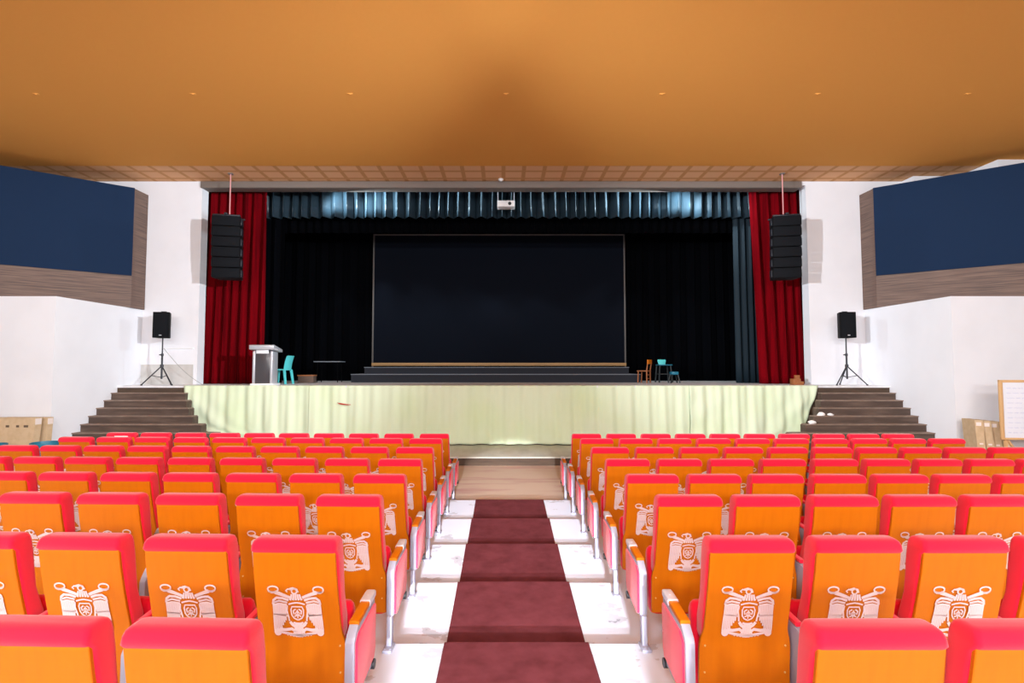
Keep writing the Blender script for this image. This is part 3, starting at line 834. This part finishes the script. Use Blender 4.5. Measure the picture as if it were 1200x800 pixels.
b = MB(); b.box(.12, wbw - .12, .02, .06, .22, .28, .005); b.build('stretcher', M['pine'], t)
b = MB(); b.box(.04, wbw - .1, -.08, .02, zb - .24, zb - .2, .004); b.build('pen_tray', M['pine'], t)

# paper on the far-left seat and scraps on the right stairs
p = at(142, 512.2, 8.505)
b = MB(); b.box(-.11, .11, -.002, .002, -.03, .022, .0008); o = b.build('paper_sheet', M['paper']); o.location = p
tag(o, 'white paper slip stuck on the back of a front-row corner seat', 'paper')
def scrap(px, k, r, label, m):
    y = YS - TR * k + .09; z = ZS - RI * k; p = at(px, 480, y)
    b = MB(); rnd = random.Random(px); rings = []
    for h, q in ((0, .8), (.35, 1), (.7, .75), (1, .3)):
        rings.append([(r * q * math.cos(a) * rnd.uniform(.7, 1.3), r * .7 * q * math.sin(a) * rnd.uniform(.7, 1.3), h * r * .8) for a in [2 * math.pi * i / 9 for i in range(9)]])
    b.loft(rings); o = b.build('crumpled_paper', m, smooth=False); o.location = (p.x, y, z); tag(o, label, 'paper', 'paper scraps on the stairs')
scrap(962, 4, .10, 'flat crumpled white paper on whiteboard-side stairs, next to the cloth', M['paper'])
scrap(973, 4, .07, 'small crumpled paper on the stairs, second from the cloth', M['paper'])
scrap(951, 5, .10, 'bluish white paper scrap on a lower stair beside the green cloth', M['paper'])

# ================================================================== LIGHT
def area(name, loc, target, power, size, col=(1, 1, 1), shape='DISK'):
    l = bpy.data.lights.new(name, 'AREA'); l.energy = power; l.shape = shape; l.size = size; l.color = col
    o = bpy.data.objects.new(name, l); COL.objects.link(o); o.location = loc
    o.rotation_euler = (Vector(target) - Vector(loc)).to_track_quat('-Z', 'Y').to_euler(); return o
def spot(name, loc, target, power, ang, blend, col, r=.1):
    l = bpy.data.lights.new(name, 'SPOT'); l.energy = power; l.spot_size = R(ang); l.spot_blend = blend; l.color = col; l.shadow_soft_size = r
    o = bpy.data.objects.new(name, l); COL.objects.link(o); o.location = loc
    o.rotation_euler = (Vector(target) - Vector(loc)).to_track_quat('-Z', 'Y').to_euler(); return o
for x, y, z, pw in ((-2.5, -9, 4.4, 450), (2.5, -9, 4.4, 450)):
    area('hall_lamp', (x, y, z), (x * .5, 10, 2.0), pw, 1.0, (1, .98, .97))
for x in (-6, -2, 2, 6):
    area('ceiling_lamp', (x, -5.0, 6.9), (x, 4.5, 0), 350, 1.2, (.95, .97, 1))
for x, z, pw in ((-.15, 2.6, 18000), (.3, 3.6, 12000)):  # narrow spots added behind the camera to draw step shadows down the aisle
    spot('added_aisle_spot', (x, -9, z), (.1, 5.2, .1), pw, 8.5, .3, (.95, .97, 1), .04)
for s_ in (-1, 1):
    spot('wall_spot', (s_ * 5.5, 2.5, 4.75), (s_ * -9.6, 13.2, 4.0), 6800, 48, .9, (.90, .95, 1), .10)
w = bpy.data.worlds.new('world'); sc.world = w; w.use_nodes = True
w.node_tree.nodes['Background'].inputs[0].default_value = (.95, .97, 1, 1); w.node_tree.nodes['Background'].inputs[1].default_value = .36
COOL = (.62, .86, 1)
def vf(x, z, tx, tz, p, ang): spot('valance_flood', (x, 14.15, z - .12), (tx, 14.75, tz), p, ang, .8, COOL, .05)
COOL = (.78, .93, 1)
vf(f1.x, f1.z, f1.x + .3, f1.z - .4, 220, 120); vf(f1.x + .05, f1.z, f1.x + 2.6, f1.z - .5, 900, 70)
vf(f2.x, f2.z, f2.x + .2, f2.z - .4, 170, 120); vf(f2.x + .05, f2.z, f2.x + 3.6, f2.z - .25, 1700, 24)
vf(f3.x, f3.z, f3.x + .1, f3.z - .4, 220, 120); vf(f3.x, f3.z, f3.x - 2.6, f3.z - .5, 900, 70); vf(f3.x, f3.z, f3.x - 4.2, f3.z - .25, 1700, 22); vf(f3.x, f3.z, f3.x + 1.3, f3.z - .6, 200, 70)
l = bpy.data.lights.new('added_screen_light', 'AREA'); l.shape = 'RECTANGLE'; l.size = 7; l.size_y = .05; l.energy = 30; l.color = (.7, .85, 1)  # unseen strip light added behind the dais to brighten the lower screen
o = bpy.data.objects.new('added_screen_light', l); COL.objects.link(o); o.location = (0, 16.5, ZS + .3); o.rotation_euler = (Vector((0, 17, ZS + .9)) - o.location).to_track_quat('-Z', 'Y').to_euler()

vs = sc.view_settings
sc.display_settings.display_device = 'sRGB'
vs.view_transform = 'Standard'; vs.look = 'None'; vs.gamma = 1; vs.use_curve_mapping = False; vs.exposure = 0.22
